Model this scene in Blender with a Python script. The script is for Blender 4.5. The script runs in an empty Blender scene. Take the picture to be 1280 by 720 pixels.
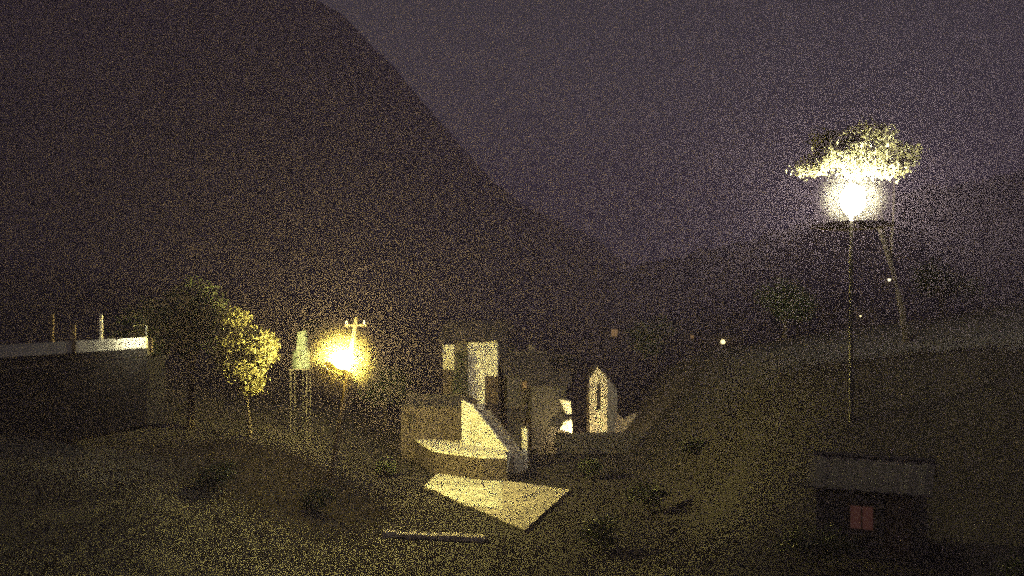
import bpy, bmesh, math, random
from mathutils import Vector, Matrix, noise
random.seed(7)
C = bpy.context.scene
COL = C.collection
PI = math.pi

# ------------------------------------------------------------------ camera, sky, moon, exposure
CZ, F, HOR = 9.0, 1108.0, 400.0           # eye height, focal length in px of a 1280 px wide frame, horizon row
cam = bpy.data.objects.new('camera', bpy.data.cameras.new('camera'))
COL.objects.link(cam); C.camera = cam
cam.location = (0, 0, CZ); cam.rotation_euler = (PI/2, 0, 0)
cam.data.lens = 36*F/1280; cam.data.shift_y = (HOR-360)/1280
cam.data.clip_start = .1; cam.data.clip_end = 8000

SUN_EL, SUN_ROT = math.radians(38), math.radians(150)
w = bpy.data.worlds.new('World'); C.world = w; w.use_nodes = True
nt = w.node_tree; bg = nt.nodes['Background']
sky = nt.nodes.new('ShaderNodeTexSky'); sky.sky_type = 'NISHITA'; sky.sun_disc = False
sky.sun_elevation = SUN_EL; sky.sun_rotation = SUN_ROT
hs = nt.nodes.new('ShaderNodeHueSaturation'); hs.inputs['Saturation'].default_value = .12
tint = nt.nodes.new('ShaderNodeMix'); tint.data_type = 'RGBA'; tint.blend_type = 'MULTIPLY'
tint.inputs[0].default_value = 1; tint.inputs[7].default_value = (1.0, .91, .93, 1)
nt.links.new(sky.outputs[0], hs.inputs['Color']); nt.links.new(hs.outputs[0], tint.inputs[6])
nt.links.new(tint.outputs[2], bg.inputs[0])
bg.inputs[1].default_value = .0168          # night: far below a daylight strength
sl = bpy.data.lights.new('moon', 'SUN'); so = bpy.data.objects.new('moon', sl); COL.objects.link(so)
sl.energy = .07; sl.angle = math.radians(40); sl.color = (.92, .76, 1.0)
so.rotation_euler = (PI/2-SUN_EL, 0, PI-SUN_ROT); so.location = (0, 0, 60)
C.view_settings.view_transform = 'Standard'; C.view_settings.look = 'None'
C.view_settings.exposure = 0; C.view_settings.gamma = 1
C.cycles.use_denoising = False              # high-ISO night picture: keep the sampling grain
C.cycles.use_adaptive_sampling = True; C.cycles.adaptive_threshold = .17; C.cycles.adaptive_min_samples = 8
C.cycles.filter_width = 2.0
C.cycles.max_bounces = 6; C.cycles.volume_bounces = 1
C.cycles.sample_clamp_indirect = 1

# ------------------------------------------------------------------ helpers
def at(px, py, y): return Vector(((px-640)/F*y, y, CZ+(HOR-py)/F*y))
def sm(a, b, x):
    t = max(0, min(1, (x-a)/(b-a))); return t*t*(3-2*t)
def fbm(x, y, s, o=4):
    v, a = 0, 1
    for k in range(o):
        v += a*noise.noise((x/s, y/s, 3.7*k)); a *= .5; s *= .5
    return v

def mat(name, col, var=.25, scale=3, rough=.85, bump=.3, emit=None, strength=0, transl=0, col2=None):
    m = bpy.data.materials.new(name); m.use_nodes = True
    n, l = m.node_tree.nodes, m.node_tree.links
    p = n['Principled BSDF']; p.inputs['Roughness'].default_value = rough
    if emit:
        p.inputs['Base Color'].default_value = (*col, 1)
        p.inputs['Emission Color'].default_value = (*emit, 1); p.inputs['Emission Strength'].default_value = strength
        return m
    tc = n.new('ShaderNodeTexCoord'); nz = n.new('ShaderNodeTexNoise')
    nz.inputs['Scale'].default_value = scale; nz.inputs['Detail'].default_value = 8; nz.inputs['Roughness'].default_value = .65
    l.new(tc.outputs['Object'], nz.inputs['Vector'])
    r = n.new('ShaderNodeValToRGB'); r.color_ramp.elements[0].position = .3; r.color_ramp.elements[1].position = .7
    a = col2 or tuple(c*(1-var) for c in col)
    r.color_ramp.elements[0].color = (*a, 1)
    r.color_ramp.elements[1].color = (*[min(.9, c*(1+var)) for c in col], 1)
    l.new(nz.outputs['Fac'], r.inputs['Fac']); l.new(r.outputs['Color'], p.inputs['Base Color'])
    if bump:
        b = n.new('ShaderNodeBump'); b.inputs['Strength'].default_value = bump; b.inputs['Distance'].default_value = .05
        l.new(nz.outputs['Fac'], b.inputs['Height']); l.new(b.outputs['Normal'], p.inputs['Normal'])
    if transl:
        t = n.new('ShaderNodeBsdfTranslucent'); mx = n.new('ShaderNodeMixShader'); mx.inputs[0].default_value = transl
        l.new(r.outputs['Color'], t.inputs['Color'])
        l.new(p.outputs[0], mx.inputs[1]); l.new(t.outputs[0], mx.inputs[2])
        l.new(mx.outputs[0], n['Material Output'].inputs['Surface'])
    return m

M = dict(
    soil=mat('soil', (.013, .011, .0125), .4, .6, bump=.6),
    rock=mat('mountain_scrub', (.06, .055, .05), .45, .02, bump=.5),
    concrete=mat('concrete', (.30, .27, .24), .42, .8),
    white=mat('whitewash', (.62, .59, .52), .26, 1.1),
    pale=mat('pale_tone', (.42, .41, .37), .28, .8),
    blue=mat('pale_blue_wash', (.075, .10, .095), .35, 1.6),
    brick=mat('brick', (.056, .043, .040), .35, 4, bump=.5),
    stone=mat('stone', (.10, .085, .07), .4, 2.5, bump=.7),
    slate=mat('slate_roof', (.04, .036, .038), .4, 3, rough=.7),
    rust=mat('rusty_sheet', (.05, .035, .03), .45, 2, rough=.6),
    wood=mat('dark_wood', (.06, .04, .028), .35, 6),
    pole=mat('weathered_pole', (.055, .042, .032), .3, 5),
    metal=mat('dull_metal', (.035, .035, .035), .2, 8, rough=.5),
    glass=mat('dark_glass', (.02, .02, .025), .2, 2, rough=.15, bump=0),
    bark=mat('bark', (.04, .031, .024), .4, 8, bump=.8),
    leaf=mat('leaf', (.075, .095, .032), .35, 5, rough=.55, bump=0, transl=.3),
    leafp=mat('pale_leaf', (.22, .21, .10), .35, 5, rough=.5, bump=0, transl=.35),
    leafd=mat('dark_leaf', (.04, .055, .025), .35, 5, rough=.6, bump=0, transl=.2),
    cream=mat('cream_limewash', (.40, .37, .31), .18, 2.2),
    leafb=mat('broad_leaf', (.10, .11, .05), .35, 5, rough=.5, bump=0, transl=.35),
    bowl=None,
    grass=mat('grass_blade', (.022, .019, .017), .4, 1, bump=0, transl=.2),
    warm=mat('warm_globe', (.9, .85, .6), emit=(1, .82, .21), strength=2100),
    cool=mat('cool_globe', (.9, .9, .85), emit=(1, .95, .66), strength=1150),
    tube=mat('fluorescent', (.9, .9, .9), emit=(1, .95, .58), strength=420),
    bulkhead=mat('bulkhead_glass', (.9, .8, .5), emit=(1, .74, .28), strength=1500),
    farlit=mat('lit_window', (.8, .7, .5), emit=(1, .80, .38), strength=2.0),
    starlit=mat('lit_bulb', (.8, .8, .7), emit=(1, .90, .60), strength=2.5),
    dimlit=mat('curtained_window', (.15, .1, .06), emit=(1, .58, .22), strength=.20),
    redlit=mat('red_curtain', (.08, .03, .025), emit=(1, .36, .28), strength=.03),
)

def shield_mat(name, col):                     # added bowl under a lamp, dims its light towards the ground
    m = bpy.data.materials.new(name); m.use_nodes = True; n_, l_ = m.node_tree.nodes, m.node_tree.links
    t_ = n_.new('ShaderNodeBsdfTransparent'); t_.inputs[0].default_value = (*col, 1); mx = n_.new('ShaderNodeMixShader'); mx.inputs[0].default_value = .08
    n_['Principled BSDF'].inputs['Base Color'].default_value = (.1, .08, .03, 1); n_['Principled BSDF'].inputs['Roughness'].default_value = .4
    l_.new(t_.outputs[0], mx.inputs[1]); l_.new(n_['Principled BSDF'].outputs[0], mx.inputs[2]); l_.new(mx.outputs[0], n_['Material Output'].inputs['Surface']); return m
M['bowl'] = shield_mat('light_shield_a', (.24, .22, .16)); M['bowlb'] = shield_mat('light_shield_b', (.25, .24, .21))

def obj(name, bm, m, parent=None, smooth=False):
    me = bpy.data.meshes.new(name); bm.normal_update(); bm.to_mesh(me); bm.free()
    me.materials.append(M[m] if isinstance(m, str) else m)
    if smooth:
        for p in me.polygons: p.use_smooth = True
    o = bpy.data.objects.new(name, me); COL.objects.link(o)
    if parent: o.parent = parent
    return o
def thing(name, label, cat, loc=(0, 0, 0), rz=0, group=None):
    o = bpy.data.objects.new(name, None); COL.objects.link(o); o.empty_display_size = .3
    o.location = loc; o.rotation_euler = (0, 0, rz); o['label'] = label; o['category'] = cat
    if group: o['group'] = group
    return o
def struct(o, kind='structure'): o['kind'] = kind; return o
def box(bm, c, s, rot=None, bev=0):
    r = bmesh.ops.create_cube(bm, size=1)
    mx = Matrix.Translation(c) @ (rot.to_4x4() if rot else Matrix.Identity(4)) @ Matrix.Diagonal((*s, 1))
    bmesh.ops.transform(bm, matrix=mx, verts=r['verts'])
    if bev:
        es = list({e for v in r['verts'] for e in v.link_edges})
        bmesh.ops.bevel(bm, geom=es, offset=bev, segments=1, affect='EDGES')
def bx(c, s, rot=None, bev=0):
    bm = bmesh.new(); box(bm, c, s, rot, bev); return bm
def prism(bm, pts, v):                    # polygon pts (3-D) extruded by v
    a = [bm.verts.new(p) for p in pts]; b = [bm.verts.new(Vector(p)+Vector(v)) for p in pts]
    n = len(pts); bm.faces.new(a); bm.faces.new(b[::-1])
    for i in range(n): bm.faces.new((a[i], b[i], b[(i+1) % n], a[(i+1) % n]))
    bmesh.ops.recalc_face_normals(bm, faces=bm.faces)
def tube(bm, pts, rad, n=8):
    rings = []
    for i, p in enumerate(pts):
        d = (Vector(pts[min(i+1, len(pts)-1)])-Vector(pts[max(i-1, 0)])).normalized()
        u = d.orthogonal().normalized(); v = d.cross(u)
        rings.append([bm.verts.new(Vector(p)+rad[i]*(math.cos(2*PI*k/n)*u+math.sin(2*PI*k/n)*v)) for k in range(n)])
    for a, b in zip(rings, rings[1:]):
        for k in range(n): bm.faces.new((a[k], a[(k+1) % n], b[(k+1) % n], b[k]))
    bm.faces.new(rings[0][::-1]); bm.faces.new(rings[-1])
def lathe(bm, prof, c=(0, 0, 0), n=20):   # prof: (r, z)
    rings = [[bm.verts.new((c[0]+r*math.cos(2*PI*k/n), c[1]+r*math.sin(2*PI*k/n), c[2]+z)) for k in range(n)] for r, z in prof]
    for a, b in zip(rings, rings[1:]):
        for k in range(n): bm.faces.new((a[k], a[(k+1) % n], b[(k+1) % n], b[k]))
    bm.faces.new(rings[0][::-1]); bm.faces.new(rings[-1])

# ------------------------------------------------------------------ terrain and mountains
def H(x, y):
    z = 7*(1-sm(2, 31, y))
    g = .35+.65*sm(18, 33, y)
    z += g*(2.6*sm(-6, -14, x) + .12*max(0, -13-x))
    f = sm(58, 105, y)
    z += (1-f)*g*(7*sm(7, 14, x) + .15*max(0, x-14)) + f*.13*max(0, x-10)
    z += .03*max(0, y-75)
    p_ = sm(10.0, 4.0, math.hypot(x-11.2, (y-23.5)*.7)); z = z*(1-p_)+2.05*p_
    k = min(1, max(0, (abs(x)-4)/6)) if 30 < y < 75 else 1
    return z + k*(1-p_)*(.35*fbm(x, y, 9, 3)) - .02
def grid(xs, ys, fn):
    bm = bmesh.new()
    g = [[bm.verts.new((x, y, fn(x, y))) for x in xs] for y in ys]
    for a, b in zip(g, g[1:]):
        for i in range(len(xs)-1): bm.faces.new((a[i], a[i+1], b[i+1], b[i]))
    return bm
def spread(a, n, far):                    # symmetric spacing, dense near zero
    return [math.copysign(a*(abs(t)+far*abs(t)**5), t) for t in [(-1+2*i/n) for i in range(n+1)]]
xs = spread(40, 150, 60)
ys = [-60+2*i for i in range(25)]+[-10+.8*i for i in range(150)]+[112+(i*6+i*i*.9) for i in range(1, 50)]
struct(obj('terrain', grid(xs, ys, H), 'soil', smooth=True))

def mountain(prof, D, seed, depth):
    px = [p for p, _ in prof]
    def ridge(x):
        q = x/D*F+640
        if q <= px[0]: q = px[0]
        if q >= px[-1]: q = px[-1]
        for (a, b), (c, d) in zip(prof, prof[1:]):
            if a <= q <= c:
                t = (q-a)/(c-a); return CZ+(HOR-(b+(d-b)*t))/F*D
    x0, x1 = (px[0]-640)/F*D-260, (px[-1]-640)/F*D+260
    n, mrows = 420, 84
    X = [x0+(x1-x0)*i/n for i in range(n+1)]; Y = [D-depth+2*depth*j/mrows for j in range(mrows+1)]
    def h(x, y):
        t = 1-abs(y-D)/depth
        e = sm(x0, x0+260, x)*sm(x1, x1-260, x)
        r = ridge(x)*e
        z = r*(t**1.15)
        return z+t*(.075*D*.5*fbm(x+seed, y, 90, 5)*(1-.6*sm(.8, 1, t))) + (2.6*noise.noise((x/8, y/8, seed))+1.6*noise.noise((x/4, y/4, seed))) - 14*(1-t)
    return struct(obj('mountain', grid(X, Y, h), 'rock'))
mountain([(-300, -90), (100, -70), (200, -75), (330, -48), (420, 10), (490, 80), (550, 152), (600, 210), (650, 258), (720, 298), (790, 334),
          (860, 372), (960, 410)], 640, 11, 380)
mountain([(640, 405), (720, 365), (786, 337), (830, 318), (900, 301), (1000, 276), (1100, 243), (1200, 216), (1290, 196), (1600, 120)], 400, 47, 150)

# ------------------------------------------------------------------ court (paved lit ground)
def slab(name, pix, m, z, dz):
    pts = []
    for px, py in pix:
        y = (CZ-z)*F/(py-HOR); pts.append(((px-640)/F*y, y, z))
    rag = []
    for p, q in zip(pts, pts[1:]+pts[:1]):      # worn, uneven edge
        m_ = max(1, int(math.hypot(q[0]-p[0], q[1]-p[1])/.45))
        for k in range(m_):
            j_ = .055 if k else 0
            rag.append((p[0]+(q[0]-p[0])*k/m_+random.uniform(-j_, j_), p[1]+(q[1]-p[1])*k/m_+random.uniform(-j_, j_)*1.6, z))
    pts = rag
    bm = bmesh.new(); prism(bm, [(p[0], p[1], p[2]-.035) for p in pts], (0, 0, -dz)); par = struct(obj(name, bm, 'soil'))
    def clip(poly, nx, ny, c):            # keep the side where nx*x + ny*y <= c
        out = []
        for p, q in zip(poly, poly[1:]+poly[:1]):
            dp, dq = nx*p[0]+ny*p[1]-c, nx*q[0]+ny*q[1]-c
            if dp <= 0: out.append(p)
            if dp*dq < 0: t_ = dp/(dp-dq); out.append((p[0]+(q[0]-p[0])*t_, p[1]+(q[1]-p[1])*t_))
        return out
    ang = math.radians(-38); ux, uy = math.cos(ang), math.sin(ang); S = 1.35
    U = [p[0]*ux+p[1]*uy for p in pts]; W = [-p[0]*uy+p[1]*ux for p in pts]
    for a in range(int(min(U)//S), int(max(U)//S)+1):
        for b in range(int(min(W)//S), int(max(W)//S)+1):
            g_ = .018; poly = [(p[0], p[1]) for p in pts]
            for nx, ny, c in ((-ux, -uy, -(a*S+g_)), (ux, uy, (a+1)*S-g_), (uy, -ux, -(b*S+g_)), (-uy, ux, (b+1)*S-g_)):
                if len(poly) > 2: poly = clip(poly, nx, ny, c)
            if len(poly) < 3: continue
            if abs(sum(p[0]*q[1]-q[0]*p[1] for p, q in zip(poly, poly[1:]+poly[:1]))) < .08: continue
            e_ = random.uniform(-.008, .008); bm = bmesh.new()
            prism(bm, [(p[0], p[1], z+e_) for p in poly], (0, 0, -.06)); obj('paving_slab', bm, m, par)
    return par
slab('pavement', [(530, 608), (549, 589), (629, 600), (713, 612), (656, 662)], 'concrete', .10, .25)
slab('pavement', [(531, 606), (550, 590), (628, 600.5), (628, 637), (582, 631)], 'pale', .116, .1)  # paler slab colour paints in the bright side of a shadow edge

# ------------------------------------------------------------------ houses
def house(name, label, cat, loc, rz, wdt, dep, hgt, wall, roofm, rise, wins=(), door=None, group=None, hip=False, chim=True, over=.3):
    """front face looks along local -y; origin at the middle of the front edge, ground level"""
    t = thing(name, label, cat, loc, rz, group)
    hw = wdt/2
    bm = bmesh.new()
    if hip: box(bm, (0, dep/2, hgt/2-.4), (wdt, dep, hgt+.8))
    else:    # gable ends left and right
        prism(bm, [(-hw, 0, -.8), (-hw, dep, -.8), (-hw, dep, hgt), (-hw, dep/2, hgt+rise-.06), (-hw, 0, hgt)], (wdt, 0, 0))
    obj('wall', bm, wall, t)
    bm = bmesh.new()
    sl_ = math.hypot(dep/2, rise); n = max(6, int(wdt/.35))
    for s in (-1, 1):                     # two corrugated slopes with thickness
        for k in range(n):
            xa = -hw-over+(wdt+2*over)*k/n; xb = -hw-over+(wdt+2*over)*(k+1)/n; xm = (xa+xb)/2
            ey = dep/2+s*(dep/2+over); ez = hgt-over*rise/(dep/2)
            ty = dep/2; tz = hgt+rise
            for (p, q, zp, zq) in ((xa, xm, 0, .05), (xm, xb, .05, 0)):
                pts = [(p, ey, ez+zp), (q, ey, ez+zq), (q, ty, tz+zq), (p, ty, tz+zp)]
                prism(bm, pts, (0, 0, .05))
    rf = obj('roof', bm, roofm, t)
    bm = bmesh.new(); tube(bm, [(-hw-over, dep/2, hgt+rise+.09), (hw+over, dep/2, hgt+rise+.09)], [.09, .09], 6); obj('ridge_cap', bm, roofm, rf)
    if chim:
        bm = bmesh.new(); box(bm, (hw*.5, dep*.65, hgt+rise), (.45, .45, 1.1), bev=.02); box(bm, (hw*.5, dep*.65, hgt+rise+.58), (.55, .55, .08)); obj('chimney', bm, 'stone', rf)
    for (u, v, ww, wh, g) in wins:
        bm = bmesh.new()
        for dx, dz, sx, sz in ((-ww/2, 0, .07, wh+.14), (ww/2, 0, .07, wh+.14), (0, wh/2+.001, ww-.07, .068), (0, -wh/2-.001, ww-.07, .068), (0, 0, .04, wh-.068)):
            box(bm, (u+dx, -.025, v+dz), (sx, .08, sz))
        f = obj('window', bm, 'wood', t)
        obj('pane', bx((u, -.008, v), (ww-.06, .03, wh-.06)), g, f)
        obj('sill', bx((u, -.06, v-wh/2-.11), (ww+.25, .18, .07), bev=.01), 'stone', f)
    if door:
        u, dw, dh = door
        bm = bmesh.new()
        for k in range(4): box(bm, (u-dw/2+dw*(k+.5)/4, -.02, dh/2), (dw/4-.015, .06, dh))
        d = obj('door', bm, 'wood', t)
        bm = bmesh.new(); box(bm, (u+dw*.35, -.08, dh*.5), (.04, .06, .14)); obj('handle', bm, 'metal', d)
    return t

def R(d): return math.radians(d)

# --- raised platform, stair flank and brick house beside the court
pl = thing('raised_platform', 'low brick platform with pale top beside the lit court', 'platform', (0, 0, 0))
zt = 1.42
def onz(px, py, z):
    y = (CZ-z)*F/(py-HOR); return ((px-640)/F*y, y, z)
top = [onz(514, 546, zt), onz(541, 563, zt), onz(604, 571, zt), onz(634, 571, zt), onz(628, 552, zt), onz(577, 548, zt)]
bm = bmesh.new(); prism(bm, [Vector(p)-Vector((0, 0, .10)) for p in top], (0, 0, -1.6)); obj('base', bm, 'brick', pl)
bm = bmesh.new(); prism(bm, top, (0, 0, -.096)); obj('top', bm, 'white', pl)

st = thing('outside_stair', 'whitewashed triangular stair flank rising beside the brick house', 'stair')
y0 = 52.4
a = at(577, 500, 54.2); b = at(590, 506, 54.0); c = at(637, 567, 51.6); d = at(632, 594, 51.5); e = at(577, 552, 54.2)
nrm = Vector((.35, .93, 0))*.28
bm = bmesh.new(); prism(bm, [(a.x, a.y, a.z), (b.x, b.y, b.z), (c.x, c.y, c.z), (d.x, d.y, .0), (e.x, e.y, .0)], nrm); obj('flank_wall', bm, 'white', st)
for k in range(12):
    f = (k+.5)/12; p = c.lerp(b, f)
    obj('step', bx((p.x+.55, p.y+.9, (p.z-.35)/2), (.42, 1.2, max(.2, p.z-.35)), Matrix.Rotation(R(-37), 3, 'Z')), 'concrete', st)

p0 = at(511, 545, 56.4)
house('brick_house', 'dim red brick house directly left of the whitewashed stair', 'house', (-5.15, 56.2, 0), R(-12), 4.0, 4, 3.5, 'brick', 'slate', .45,
      wins=[(-1.2, 2.7, .6, .7, 'glass')], chim=False, over=.15)

# --- white house behind, seen in lit strips
y = 63
A = at(553, 508, y); B = at(622, 508, y)
wh = thing('white_house', 'tall whitewashed house behind the stair, lit in narrow upright strips', 'house', ((A.x+B.x)/2, y, 0), R(-6))
W_ = B.x-A.x
zA = at(0, 427, y).z; z2 = at(0, 462, y).z; z3 = at(0, 471, y).z; zb = at(0, 510, y).z
def strip(px0, px1, py0, py1, m, name, dy=0, dep=.3):
    x0 = (px0-640)/F*y-(A.x+B.x)/2; x1 = (px1-640)/F*y-(A.x+B.x)/2
    za = CZ+(HOR-py0)/F*y; zz = CZ+(HOR-py1)/F*y if py1 else 0
    return obj(name, bx(((x0+x1)/2, dy+dep/2, (za+zz)/2), (x1-x0, dep, za-zz)), m, wh)
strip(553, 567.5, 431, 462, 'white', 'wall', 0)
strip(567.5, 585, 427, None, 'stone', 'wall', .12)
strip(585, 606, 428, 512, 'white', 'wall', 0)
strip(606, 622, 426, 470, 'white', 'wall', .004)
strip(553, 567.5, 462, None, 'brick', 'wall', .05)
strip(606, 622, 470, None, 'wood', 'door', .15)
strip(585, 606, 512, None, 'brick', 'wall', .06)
obj('side_wall', bx((0, 3.4, zA/2-.1), (W_*.98, 6, zA-.3)), 'stone', wh)
bm = bmesh.new()
hw = W_/2+.35
prism(bm, [(-hw, -.45, zA+.03), (-hw, 6.6, zA+.03), (-hw, 3.1, zA+1.5)], (2*hw, 0, 0)); obj('roof', bm, 'slate', wh)

house('stone_house', 'dark stone house with a faint orange window right of the white house', 'house', (1.15, 63, 0), R(8), 3.0, 5, 5.2, 'slate', 'slate', 1.3,
      wins=[(-.25, 5.75-.15-1.2, .35, .5, 'dimlit'), (-.9, 2.4, .6, .8, 'glass'), (.8, 2.4, .6, .8, 'glass')], door=(0, .8, 1.9))

gp = thing('gate_pillar', 'narrow whitewashed gate pillar right of the stair foot', 'pillar', (at(656, 580, 54).x, 54, 0))
zc = at(0, 534, 54).z
obj('shaft', bx((0, 0, zc/2), (.36, .42, zc), bev=.03), 'white', gp)
obj('cap', bx((0, 0, zc+.05), (.46, .52, .1), bev=.02), 'stone', gp)

# --- small white tower house lit from its foot, with the boundary wall that hides the lamp
yt = 64
xl, xr = at(737, 0, yt).x, at(759, 0, yt).x
tw = thing('white_tower', 'narrow white gabled tower lit brightly at its foot', 'tower', (xl, yt, 0))
wt = xr-xl
zg = at(0, 473, yt).z; zp = at(0, 458, yt).z
bm = bmesh.new()
sx0, sx1 = at(746, 0, yt).x-xl, at(751, 0, yt).x-xl
zs0, zs1 = at(0, 512, yt).z, at(0, 480, yt).z
prism(bm, [(0, 0, 0), (sx0, 0, 0), (sx0, 0, zg), (0, 0, zg)], (0, .35, 0))
prism(bm, [(sx1, 0, 0), (wt, 0, 0), (wt, 0, zg), (sx1, 0, zg)], (0, .35, 0))
prism(bm, [(sx0, 0, 0), (sx1, 0, 0), (sx1, 0, zs0), (sx0, 0, zs0)], (0, .35, 0))
prism(bm, [(sx0, 0, zs1), (sx1, 0, zs1), (sx1, 0, zg), (sx0, 0, zg)], (0, .35, 0))
obj('front_wall', bm, 'cream', tw)
bm = bmesh.new(); prism(bm, [(0, .003, zg), (wt, .003, zg), (wt*.45, .003, zp)], (0, .34, 0)); obj('gable', bm, 'cream', tw)
obj('window', bx(((sx0+sx1)/2, .22, (zs0+zs1)/2), (sx1-sx0-.01, .05, zs1-zs0-.01)), 'glass', tw)
bm = bmesh.new(); prism(bm, [(wt, .003, 0), (wt+.9, 1.5, 0), (wt+.9, 1.5, zg-.9), (wt, .003, zg)], (-.18, .12, 0)); obj('side_wall', bm, 'cream', tw)
obj('back_wall', bx((wt*.5, 1.9, zg/2-.2), (wt*1.1, .3, zg-.5)), 'stone', tw)
bm = bmesh.new()
prism(bm, [(-.12, -.1, zg-.02), (wt*.45, -.1, zp+.06), (wt*.45, -.1, zp+.14), (-.2, -.1, zg-.02)], (0, 2.1, 0))
prism(bm, [(wt+.12, -.1, zg-.02), (wt*.45, -.1, zp+.06), (wt*.45, -.1, zp+.14), (wt+.2, -.1, zg-.02)], (0, 2.1, 0))
obj('roof', bm, 'slate', tw)

lw = thing('garden_wall', 'low rubble garden wall sloping up right of the white tower', 'wall', (0, 0, 0))
bm = bmesh.new()
pA, pB = at(764, 0, 65), at(796, 0, 66.5)
prism(bm, [(pA.x, 65, 0), (pB.x, 66.5, 0), (pB.x, 66.5, at(0, 516, 66.5).z), ((pA.x+pB.x)/2, 65.75, at(0, 524, 66).z), (pA.x, 65, at(0, 508, 65).z)], (-.1, .3, 0))
obj('wall', bm, mat('limewashed_rubble', (.34, .29, .24), .5, 3.2, bump=.9), lw)

# neighbour: corner of a house left of the tower, lit from the right
yn = 61
nh = thing('corner_house', 'dark house whose white corner glows left of the white tower', 'house', (0, 0, 0))
xa, xb = at(699, 0, yn).x, at(715, 0, yn).x
bm = bmesh.new(); prism(bm, [(xa, yn, at(0, 499, yn).z), (xb-.1, yn+.02, at(0, 502, yn).z), (xb, yn+.3, at(0, 519, yn).z), (xb-.38, yn+.02, at(0, 518, yn).z)], (0, 2.4, 0)); obj('white_corner', bm, 'white', nh)
bm = bmesh.new(); prism(bm, [(xa+.05, yn, at(0, 537, yn).z), (xa+.35, yn, at(0, 527, yn).z), (xb, yn, at(0, 524, yn).z), (xb, yn, at(0, 541, yn).z)], (0, 1.2, 0)); obj('white_buttress', bm, 'white', nh)
bm = bmesh.new(); box(bm, ((xa+.3)-1.0, yn+2.6, 2.2), (2.4, 4.2, 4.4)); obj('wall', bm, 'slate', nh)
bm = bmesh.new(); prism(bm, [(xa-2.2, yn+.3, 4.42), (xa-2.2, yn+4.9, 4.42), (xa-2.2, yn+2.6, 5.4)], (3.1, 0, 0)); obj('roof', bm, 'slate', nh)

# boundary wall of separate stones in front of the tower
def stone_wall(label, p0, p1, h, th, rows, ln, z0=0, cat='wall', m='stone', group=None):
    t = thing('stone_wall', label, cat, (p0[0], p0[1], z0), math.atan2(p1[1]-p0[1], p1[0]-p0[0]), group)
    L = math.hypot(p1[0]-p0[0], p1[1]-p0[1])
    obj('core', bx((L/2, 0, h/2-.25), (L-.06, th*.72, h+.42)), 'soil', t)
    protos = []
    for k in range(5):
        bm = bmesh.new(); box(bm, (0, 0, 0), (1, 1, 1), bev=.09)
        for v in bm.verts: v.co += Vector([random.uniform(-.07, .07) for _ in range(3)])
        protos.append(bm)
    mes = []
    for bm in protos:
        me = bpy.data.meshes.new('stone'); bm.to_mesh(me); bm.free(); me.materials.append(M[m]); mes.append(me)
    rh = h/rows
    for r in range(rows):
        x = -random.uniform(0, ln*.4)
        while x < L:
            l_ = ln*random.uniform(.7, 1.35)
            o = bpy.data.objects.new('stone', random.choice(mes)); COL.objects.link(o); o.parent = t
            o.location = (min(L, x+l_/2), random.uniform(-.03, .03), rh*(r+.5)); o.scale = (l_*.97, th*random.uniform(.92, 1.08), rh*.97*(random.uniform(.7, 1.5) if rows == 1 else 1))
            x += l_
    return t
h_ = at(0, 541, 59.5).z
stone_wall('dark boundary wall of rough stones hiding the foot of the white tower', (3.0, 59.5), (9.4, 59.9), h_, .4, 4, .5, m='slate')
bl = thing('bulkhead_lamp', 'small lit lamp on the hidden side of the dark boundary wall', 'lamp', (4.75, 60.0, .85))
bm = bmesh.new(); bmesh.ops.create_uvsphere(bm, u_segments=12, v_segments=8, radius=.13); obj('glass', bm, 'bulkhead', bl, True)
bm = bmesh.new(); lathe(bm, [(.17, -.2), (.17, -.15), (.06, -.12)], n=12); obj('base', bm, 'metal', bl)
obj('bracket', bx((0, -.14, -.18), (.06, .28, .06)), 'metal', bl)

# low kerb wall in the foreground that faintly catches the lamp
stone_wall('faintly lit low stone kerb in the foreground grass below the court', (-5.3, 37.0), (-1.3, 36.2), .17, .5, 1, .45, .0, 'kerb', 'concrete')

# ------------------------------------------------------------------ left: terrace with white parapet, hooded lamp
yl = 40
def xL(px, yy=yl): return (px-640)/F*yy
t = thing('terrace_parapet', 'long whitewashed terrace parapet glowing at the left edge', 'parapet')
za = at(0, 440, 41).z; zb_ = at(0, 430, 39).z
def para(px0, px1, c0, c1, th0, th1, m, name, dy=0):
    y0_, y1_ = 41.0-2*px0/185, 41.0-2*px1/185
    P = [(at(px0, c0+th0, y0_)), (at(px1, c1+th1, y1_)), (at(px1, c1-th1, y1_)), (at(px0, c0-th0, y0_))]
    bm = bmesh.new(); prism(bm, [p+Vector((0, dy, 0)) for p in P], (.02, .25, 0)); return obj(name, bm, m, t)
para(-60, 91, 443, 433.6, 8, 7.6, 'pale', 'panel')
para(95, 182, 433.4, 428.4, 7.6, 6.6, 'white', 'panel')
para(-60, 184, 459, 440, 8, 5, 'soil', 'retaining_wall', .03)
for px in (60, 93, 122, 184):
    yy = 41-2*px/185; tp = at(px, 404 if px == 93 else 392, yy); bt = at(px, 440, yy)
    if px == 184: tp = at(px, 423, yy)
    obj('post', bx((tp.x, yy-.04 if px == 93 else yy+.35, (tp.z+bt.z)/2), (.16 if px != 122 else .12, .14, tp.z-bt.z), bev=.01), 'concrete' if px == 122 else 'wood', t)
bm = bmesh.new()
prism(bm, [at(-60, 470, 40.8), at(184, 446, 38.8), at(184, 446, 38.8)-Vector((0, 0, 3)), at(-60, 470, 40.8)-Vector((0, 0, 4))], (.6, .5, 0)); obj('footing', bm, 'soil', t)

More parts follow.
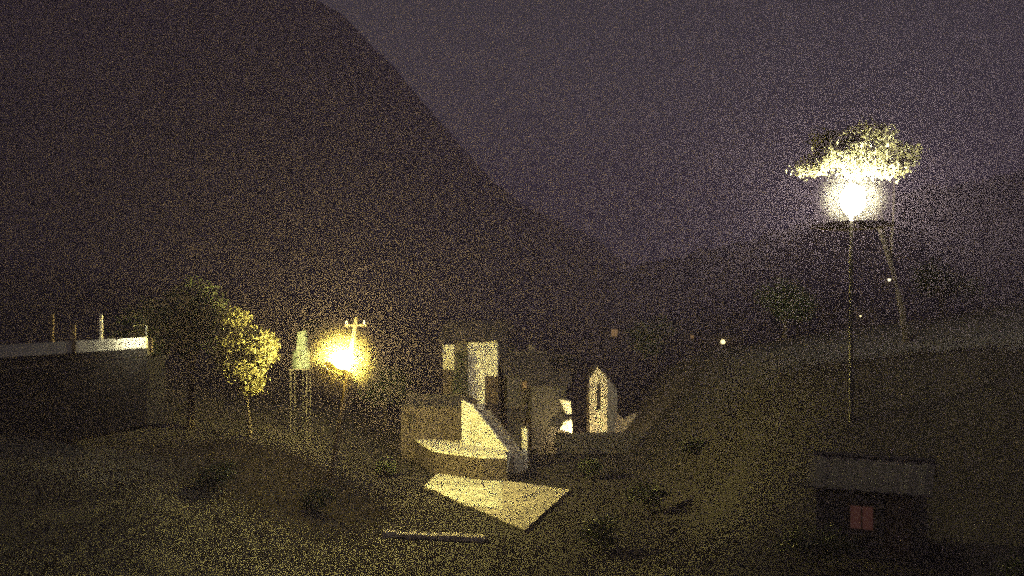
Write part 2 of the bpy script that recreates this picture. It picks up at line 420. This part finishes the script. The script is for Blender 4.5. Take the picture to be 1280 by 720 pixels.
hl = thing('hooded_lamp', 'dark hooded strip lamp in front of the bright end of the parapet', 'lamp', (at(160, 0, 38.75).x, 38.1, at(0, 409, 38).z))
bm = bmesh.new(); prism(bm, [(-.55, -.10, 0), (-.55, .10, 0), (-.55, .07, .08), (-.55, -.07, .08)], (1.1, 0, 0)); obj('hood', bm, 'metal', hl)
bm = bmesh.new(); tube(bm, [(-.45, .02, -.02), (.45, .02, -.02)], [.025, .025], 8); obj('tube', bm, 'tube', hl)
obj('skirt', bx((0, -.12, -.05), (1.1, .02, .22)), 'metal', hl)
bm = bmesh.new(); tube(bm, [(.5, .0, .06), (.5, .5, .1), (.5, 1.4, .08)], [.025, .025, .025], 6); obj('bracket', bm, 'metal', hl)
obj('stem', bx((.5, 1.4, -.6), (.06, .06, 1.4)), 'metal', hl)

# pale hut between tree and lamp
hp = at(373, 462, 50)
hu = thing('water_tank', 'small pale grey-green tank on dark legs between the lit tree and the yellow lamp', 'tank', (hp.x, 50, H(hp.x, 50)-.1))
gz = hu.location.z
def hz(py): return at(0, py, 50).z-gz
bm = bmesh.new(); lathe(bm, [(.50, hz(461)), (.52, hz(459)), (.50, hz(440)), (.42, hz(437.5)), (.12, hz(436))], (0, .55, 0), 24); obj('body', bm, 'blue', hu)
bm = bmesh.new(); prism(bm, [(-.14, .2, hz(437.6)), (.36, .2, hz(437.6)), (.32, .2, hz(413)), (-.10, .2, hz(416))], (0, .5, 0)); obj('filter_box', bm, 'blue', hu)
obj('platform', bx((0, .55, hz(461)-.05), (1.1, 1.1, .08)), 'slate', hu)
for lx in (-.45, .45):
    for ly in (.1, 1.0): obj('leg', bx((lx, ly, (hz(461)-.1)/2), (.05, .05, hz(461)-.09)), 'slate', hu)
bm = bmesh.new(); tube(bm, [(.2, .1, hz(460)), (.25, .0, hz(475)), (.25, .0, .1)], [.025]*3, 6); obj('pipe', bm, 'metal', hu)

# ------------------------------------------------------------------ lamps
def globe(parent, r, m, c):
    bm = bmesh.new(); bmesh.ops.create_uvsphere(bm, u_segments=20, v_segments=14, radius=r)
    bmesh.ops.translate(bm, verts=bm.verts, vec=c); return obj('globe', bm, m, parent, True)
def glow_ball(parent, r, c, col, dens):         # added scattering ball for the lamp's soft glow, thinning outwards
    m = bpy.data.materials.new('lamp_glow'); m.use_nodes = True
    n_, l_ = m.node_tree.nodes, m.node_tree.links; n_.remove(n_['Principled BSDF'])
    v = n_.new('ShaderNodeVolumeScatter'); v.inputs['Color'].default_value = (*col, 1)
    tc = n_.new('ShaderNodeTexCoord'); g = n_.new('ShaderNodeTexGradient'); g.gradient_type = 'QUADRATIC_SPHERE'
    mu = n_.new('ShaderNodeMath'); mu.operation = 'MULTIPLY'; mu.inputs[1].default_value = dens
    l_.new(tc.outputs['Object'], g.inputs[0]); l_.new(g.outputs['Fac'], mu.inputs[0]); l_.new(mu.outputs[0], v.inputs['Density'])
    l_.new(v.outputs[0], n_['Material Output'].inputs['Volume'])
    bm = bmesh.new(); bmesh.ops.create_uvsphere(bm, u_segments=28, v_segments=18, radius=1)
    o = obj('glow_ball', bm, m, parent, True); o.location = c; o.scale = (r, r, r); return o
ya = 44.5
base = Vector((at(412, 0, ya).x, ya, 0)); base.z = H(base.x, base.y)-.3
la = thing('street_lamp', 'glaring yellow street lamp on a leaning wooden pole', 'street lamp', base)
tp = at(446, 396, ya)-base; gl = at(428, 450, 44)-base
bm = bmesh.new(); tube(bm, [(0, 0, 0), tp*.5, tp], [.14, .12, .10], 10); obj('pole', bm, 'pole', la)
bm = bmesh.new(); q = tp*.86; tube(bm, [q, q+Vector((-.1, -.25, .05)), gl+Vector((0, 0, .62)), gl+Vector((0, 0, .46))], [.03, .03, .03, .03], 8); obj('arm', bm, 'metal', la)
globe(la, .44, 'warm', gl)
glow_ball(la, 2.0, gl, (1, .86, .42), .13)
bm = bmesh.new(); lathe(bm, [(.78, -.46), (.76, -.50), (.2, -.58)], n=24); bmesh.ops.transform(bm, matrix=Matrix.Translation(gl) @ Matrix.Rotation(R(22), 4, 'Y') @ Matrix.Rotation(R(-17), 4, 'X'), verts=bm.verts); obj('light_shield', bm, 'bowl', la)  # added bowl, tilted to keep lamp light off the left bank
bm = bmesh.new(); lathe(bm, [(.08, .41), (.11, .45), (.06, .52)], gl, 12); obj('collar', bm, 'metal', la)
bm = bmesh.new(); box(bm, tp*.95, (1.1, .1, .1)); obj('crossarm', bm, 'wood', la)
for s in (-.45, .45):
    bm = bmesh.new(); lathe(bm, [(.03, 0), (.06, .05), (.04, .1), (.06, .15), (.02, .2)], tp*.95+Vector((s, 0, .05)), 10); obj('insulator', bm, 'pale', la)

def cable(label, p, q, sag):
    bm = bmesh.new(); tube(bm, [p.lerp(q, k/14)-Vector((0, 0, sag*4*(k/14)*(1-k/14))) for k in range(15)], [.018]*15, 5)
    o = obj('power_cable', bm, 'slate'); o['label'] = label; o['category'] = 'cable'
cable('dark overhead cable sagging from the leaning pole to the white house', base+tp*.95+Vector((.45, 0, .24)), Vector((-4.7, 62.6, 7.0)), .5)

yb = 34
bb = Vector((at(1067, 0, yb).x, yb+.25, 0)); bb.z = H(bb.x, bb.y)-.3
lb = thing('street_lamp', 'glaring white lamp high on the right under overhanging branches', 'street lamp', bb)
gb = at(1066, 250, yb)-bb
bm = bmesh.new(); tube(bm, [(0, 0, 0), (0, 0, 3), (0, 0, gb.z+.85)], [.10, .08, .06], 10); obj('pole', bm, 'metal', lb)
bm = bmesh.new(); tube(bm, [(0, 0, gb.z+.8), (0, -.15, gb.z+.95), gb+Vector((0, 0, .66))], [.03, .03, .03], 8); obj('arm', bm, 'metal', lb)
g_ = globe(lb, .44, 'cool', (0, 0, 0)); g_.location = gb; g_.scale = (1, 1, 1.3)
glow_ball(lb, 1.5, gb+Vector((0, 0, .15)), (1, .97, .75), .08)
bm = bmesh.new(); lathe(bm, [(1.55, -.95), (1.5, -1.02), (.3, -1.15)], gb, 24); obj('light_shield', bm, 'bowlb', lb)  # added wide bowl, keeps lamp light off the slope and roof below
bm = bmesh.new(); lathe(bm, [(.10, .55), (.13, .60), (.08, .68)], gb, 12); obj('collar', bm, 'metal', lb)

# ------------------------------------------------------------------ trees
def leaf(bm, p, s):
    d = Vector((random.gauss(0, 1), random.gauss(0, 1), random.gauss(0, .7)-.2)).normalized()
    u = d.orthogonal().normalized(); u = Matrix.Rotation(random.uniform(0, 6.28), 3, d) @ u; v = d.cross(u)
    a = [p-u*s, p-v*s*.36+d*s*.1, p+u*s, p+v*s*.36+d*s*.1]
    bm.faces.new([bm.verts.new(q) for q in a])
def tree(name, label, base, crown, n, ls, lm, bm_='bark', r0=.16, group=None, lean=(0, 0), near=0):
    """crown: list of (centre, (rx,ry,rz)) leaf clumps relative to base"""
    t = thing(name, label, 'tree' if name != 'shrub' else 'shrub', base, 0, group)
    bm = bmesh.new()
    top = sum((c for c, _ in crown), Vector())/len(crown)
    fork = Vector((top.x*.4+lean[0], top.y*.4+lean[1], top.z*.5))
    tube(bm, [(0, 0, -.4), fork*.5+Vector((.05, 0, 0)), fork, fork.lerp(top, .6)], [r0*1.25, r0, r0*.8, r0*.4], 8)
    obj('trunk', bm, bm_, t)
    bm = bmesh.new()
    for i, (c, r) in enumerate(crown):
        f0 = crown[near][0] if i < near else fork
        rr, r0 = r0, r0*(.3 if i < near else 1)
        m_ = f0.lerp(c, .5)+Vector((random.uniform(-.15, .15), random.uniform(-.15, .15), .1))
        tube(bm, [f0, m_, c], [r0*.55, r0*.35, r0*.1], 6)
        for k in range(4):
            e = c+Vector((random.uniform(-1, 1)*r[0], random.uniform(-1, 1)*r[1], random.uniform(-.6, 1)*r[2]))*.8
            tube(bm, [m_.lerp(c, .6), m_.lerp(e, .6)+Vector((0, 0, .05)), e], [r0*.18, r0*.12, r0*.04], 5)
        r0 = rr
    obj('branches', bm, bm_, t)
    bm = bmesh.new()
    vol = [(r[0]*r[1]*r[2])**.7 for _, r in crown]; tot = sum(vol)
    for (c, r), v in zip(crown, vol):
        for _ in range(int(n*v/tot)//14):
            d = Vector((random.gauss(0, 1), random.gauss(0, 1), random.gauss(0, 1))).normalized()*random.uniform(.35, 1.05)
            s0 = c+Vector((d.x*r[0], d.y*r[1], d.z*r[2]))
            for k in range(14): leaf(bm, s0+Vector((random.gauss(0, 1), random.gauss(0, 1), random.gauss(0, .8)))*ls*1.7, ls*random.uniform(.6, 1.25))
    obj('crown', bm, lm, t)
    return t
V = Vector
def rel(base, px, py, y): return at(px, py, y)-base
b = V((at(312, 0, 46.5).x, 46.5, 0)); b.z = H(b.x, b.y)
tree('leafy_tree', 'small yellow-lit tree standing left of the yellow lamp', b,
     [(rel(b, 291, 402, 46.6), (.62, .55, .6)), (rel(b, 300, 428, 46.4), (.95, .8, .75)), (rel(b, 324, 436, 46.2), (.72, .7, .78)), (rel(b, 306, 457, 46.3), (.85, .7, .65)), (rel(b, 314, 479, 46.4), (.40, .35, .5)), (rel(b, 284, 446, 46.7), (.5, .4, .5))],
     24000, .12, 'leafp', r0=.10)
b = V((at(238, 0, 49).x, 49, 0)); b.z = H(b.x, b.y)
tree('leafy_tree', 'taller dim tree behind and left of the yellow-lit tree', b,
     [(rel(b, 240, 372, 49), (1.5, 1.4, 1.1)), (rel(b, 215, 400, 49), (1.5, 1.5, 1.2)), (rel(b, 262, 398, 49), (1.2, 1.3, 1.2)), (rel(b, 236, 424, 49), (1.7, 1.6, 1.1))],
     5000, .13, 'leafd', r0=.2)
b = V((at(1135, 0, 46).x, 46, 0)); b.z = H(b.x, b.y)
tree('leafy_tree', 'ragged tree whose lower branches glow white around the right-hand lamp', b,
     [(rel(b, 1018, 208, 34.2), (.7, .5, .14)), (rel(b, 1040, 196, 34.2), (.75, .5, .28)), (rel(b, 1060, 184, 34.3), (.7, .5, .45)), (rel(b, 1086, 194, 34.3), (.55, .5, .38)), (rel(b, 1112, 210, 34.2), (.6, .5, .24)), (rel(b, 1068, 208, 34.5), (.55, .4, .4)), (rel(b, 1034, 176, 34.5), (.45, .4, .25)),
      (rel(b, 1082, 176, 38), (.9, 1.4, .5)), (rel(b, 1118, 196, 41), (.9, 1.2, .45))],
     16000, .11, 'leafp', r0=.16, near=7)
# cypress-like dark tree before the white house
b = V((at(576, 0, 61).x, 61.3, 0))
tree('cypress_tree', 'thin dark cypress standing before the white house', b,
     [(V((0, 0, 2.2)), (.5, .5, 1.6)), (V((0, 0, 4.6)), (.5, .5, 1.7)), (V((.03, 0, 6.3)), (.3, .3, .9))], 4200, .09, 'leafd', r0=.1)
sp = [(-26, 62, 5, 'tall dark tree at the far left behind the parapet'), (-31, 75, 6, 'broad dark tree farthest left on the slope'),
      (-9.5, 66, 4.6, 'dark tree rising left of the white house'), (12, 74, 5, 'dark round tree on the slope right of the white tower'),
      (19, 62, 4.4, 'dark tree on the right slope under the white lamp'), (26, 80, 6, 'tall dark tree higher on the right slope'),
      (34, 70, 5, 'dark tree near the right edge of the slope'), (-17, 80, 6, 'dark tree beyond the yellow-lit tree'),
      (5, 92, 5.5, 'dark tree beyond the white tower'), (-2, 98, 6, 'dark tree far behind the stone house')]
for x, y_, h, lab in sp:
    cr = [(V((random.uniform(-.25, .25)*h, random.uniform(-.25, .25)*h, h*random.uniform(.5, .85))), (h*.24, h*.24, h*.2)) for _ in range(6)]
    tree('leafy_tree', lab, V((x, y_, H(x, y_))), cr, 2600, .16, 'leafd', r0=.15, group='dark trees on the valley slopes')
for x, y_, lab in [(-7.2, 50.5, 'dark shrub left of the brick house'), (4.6, 50, 'dark shrub right of the lit court'), (-8.5, 39, 'dark shrub on the bank under the lamp pole'),
                   (6.2, 41, 'dark shrub on the right bank below the court'), (-11.6, 35.5, 'dark shrub in the foreground left of the stone kerb'), (8.6, 25.2, 'dark shrub against the left corner of the dark foreground house'), (13.0, 22.0, 'dark shrub at the corner right of the dark foreground house'), (3.4, 35, 'dark shrub in the foreground right of the court tip'), (9.4, 46, 'dark shrub higher on the right bank')]:
    h = random.uniform(.9, 1.4)
    cr = [(V((random.uniform(-.4, .4)*h, random.uniform(-.4, .4)*h, h*random.uniform(.35, .7))), (h*.4, h*.4, h*.3)) for _ in range(4)]
    tree('shrub', lab, V((x, y_, H(x, y_))), cr, 1500, .08, 'leafd', r0=.04, group='dark shrubs on the banks')

# grass
bm = bmesh.new()
cx = [onz(530, 608, .1), onz(549, 589, .1), onz(713, 612, .1), onz(656, 662, .1)]
def incourt(x, y):
    s = [(cx[(i+1) % 4][0]-cx[i][0])*(y-cx[i][1])-(cx[(i+1) % 4][1]-cx[i][1])*(x-cx[i][0]) for i in range(4)]
    return all(v > 0 for v in s) or all(v < 0 for v in s)
for _ in range(80000):
    y_ = 11+random.random()**1.3*62; x = random.uniform(-.64, .64)*y_
    if incourt(x, y_) or noise.noise((x/3, y_/3, 9)) < -.25: continue
    z = H(x, y_); a = random.uniform(0, 6.28); hh = random.uniform(.08, .26); u = V((math.cos(a), math.sin(a), 0))*.022; l_ = V((random.gauss(0, .07), random.gauss(0, .07), hh))
    p = V((x, y_, z-.02)); bm.faces.new([bm.verts.new(q) for q in (p-u, p+u, p+l_)])
struct(obj('grass', bm, 'grass'), 'stuff')

# ------------------------------------------------------------------ right: dark house with red window, far lit houses
house('dark_house', 'dark foreground house with a faint red curtained window at lower right', 'house', (10.5, 26.2, 2.1), R(-28), 2.9, 3, 1.95, 'slate', 'slate', .6,
      wins=[(-.15, 1.05, .7, .75, 'redlit')], door=(.85, .7, 1.75), chim=False)
def far(px, py, y_, m, label, wd=5, win=(.7, .8), rz=0, wall='stone'):
    y_ = 78
    while y_ < 330:
        p = at(px, py, y_)
        if H(p.x+.4, y_+2) > p.z-2.0: break
        y_ += 1.5
    win = (win[0]*y_/120, min(1.5, win[1]*y_/120))
    t = house('hillside_house', label, 'house', (p.x+.4, y_, p.z-1.9), R(rz), wd, 5, 2.9, wall, 'slate', 1.3,
          wins=[(-.4, 1.9, win[0], win[1], m) if m == 'dimlit' else (-1.4, 1.8, .8, .9, 'glass')]+[(1.4, 1.8, .7, .8, 'glass')], door=(.5, .8, 1.8), group='lit houses on the far slopes')
    if m != 'dimlit':                     # a bare bulb in a bracket beside the door
        bm = bmesh.new(); bmesh.ops.create_uvsphere(bm, u_segments=12, v_segments=8, radius=win[0]*.36)
        bmesh.ops.translate(bm, verts=bm.verts, vec=(-.4, -.3-win[0]*.5, 1.9)); b_ = obj('porch_light', bm, m, t, True)
        obj('bracket', bx((-.4, -.15-win[0]*.2, 1.9+win[0]*.5), (.06, .3+win[0]*.4, .06)), 'metal', b_)
    return t
far(768, 416, 95, 'dimlit', 'far house with a dim orange window above the white tower', win=(.9, 1.0))
far(902, 427, 120, 'farlit', 'far house with one bright yellow window low on the right slope', win=(.9, .9))
far(865, 421, 135, 'dimlit', 'far house with a tiny dim window left of the bright-windowed house', win=(.5, .5))
far(1110, 350, 150, 'starlit', 'highest far house with a white light on the right slope', win=(.5, .5))
far(1056, 395, 140, 'starlit', 'far house with a tiny white light below the highest one', win=(.5, .5))
far(1074, 395, 146, 'farlit', 'far house with a faint light right of its lit neighbour', win=(.35, .5))
far(632, 408, 88, 'dimlit', 'far pale house above the dark stone house', win=(.8, .7))

# ------------------------------------------------------------------ night haze
hz_ = bpy.data.materials.new('night_haze'); hz_.use_nodes = True
n = hz_.node_tree.nodes; n.remove(n['Principled BSDF'])
pv = n.new('ShaderNodeVolumePrincipled'); pv.inputs['Density'].default_value = .0012; pv.inputs['Color'].default_value = (.86, .69, 1.0, 1); pv.inputs['Anisotropy'].default_value = .2
hz_.node_tree.links.new(pv.outputs[0], n['Material Output'].inputs['Volume'])
bpy.context.view_layer.update()
lo, hi = V((1e9,)*3), V((-1e9,)*3)
for o in C.objects:
    if o.type == 'MESH':
        for c_ in o.bound_box:
            p = o.matrix_world @ V(c_)
            for i in range(3): lo[i] = min(lo[i], p[i]); hi[i] = max(hi[i], p[i])
bm = bmesh.new(); box(bm, (lo+hi)/2, hi-lo+V((20, 20, 4)))
struct(obj('haze', bm, hz_), 'stuff')
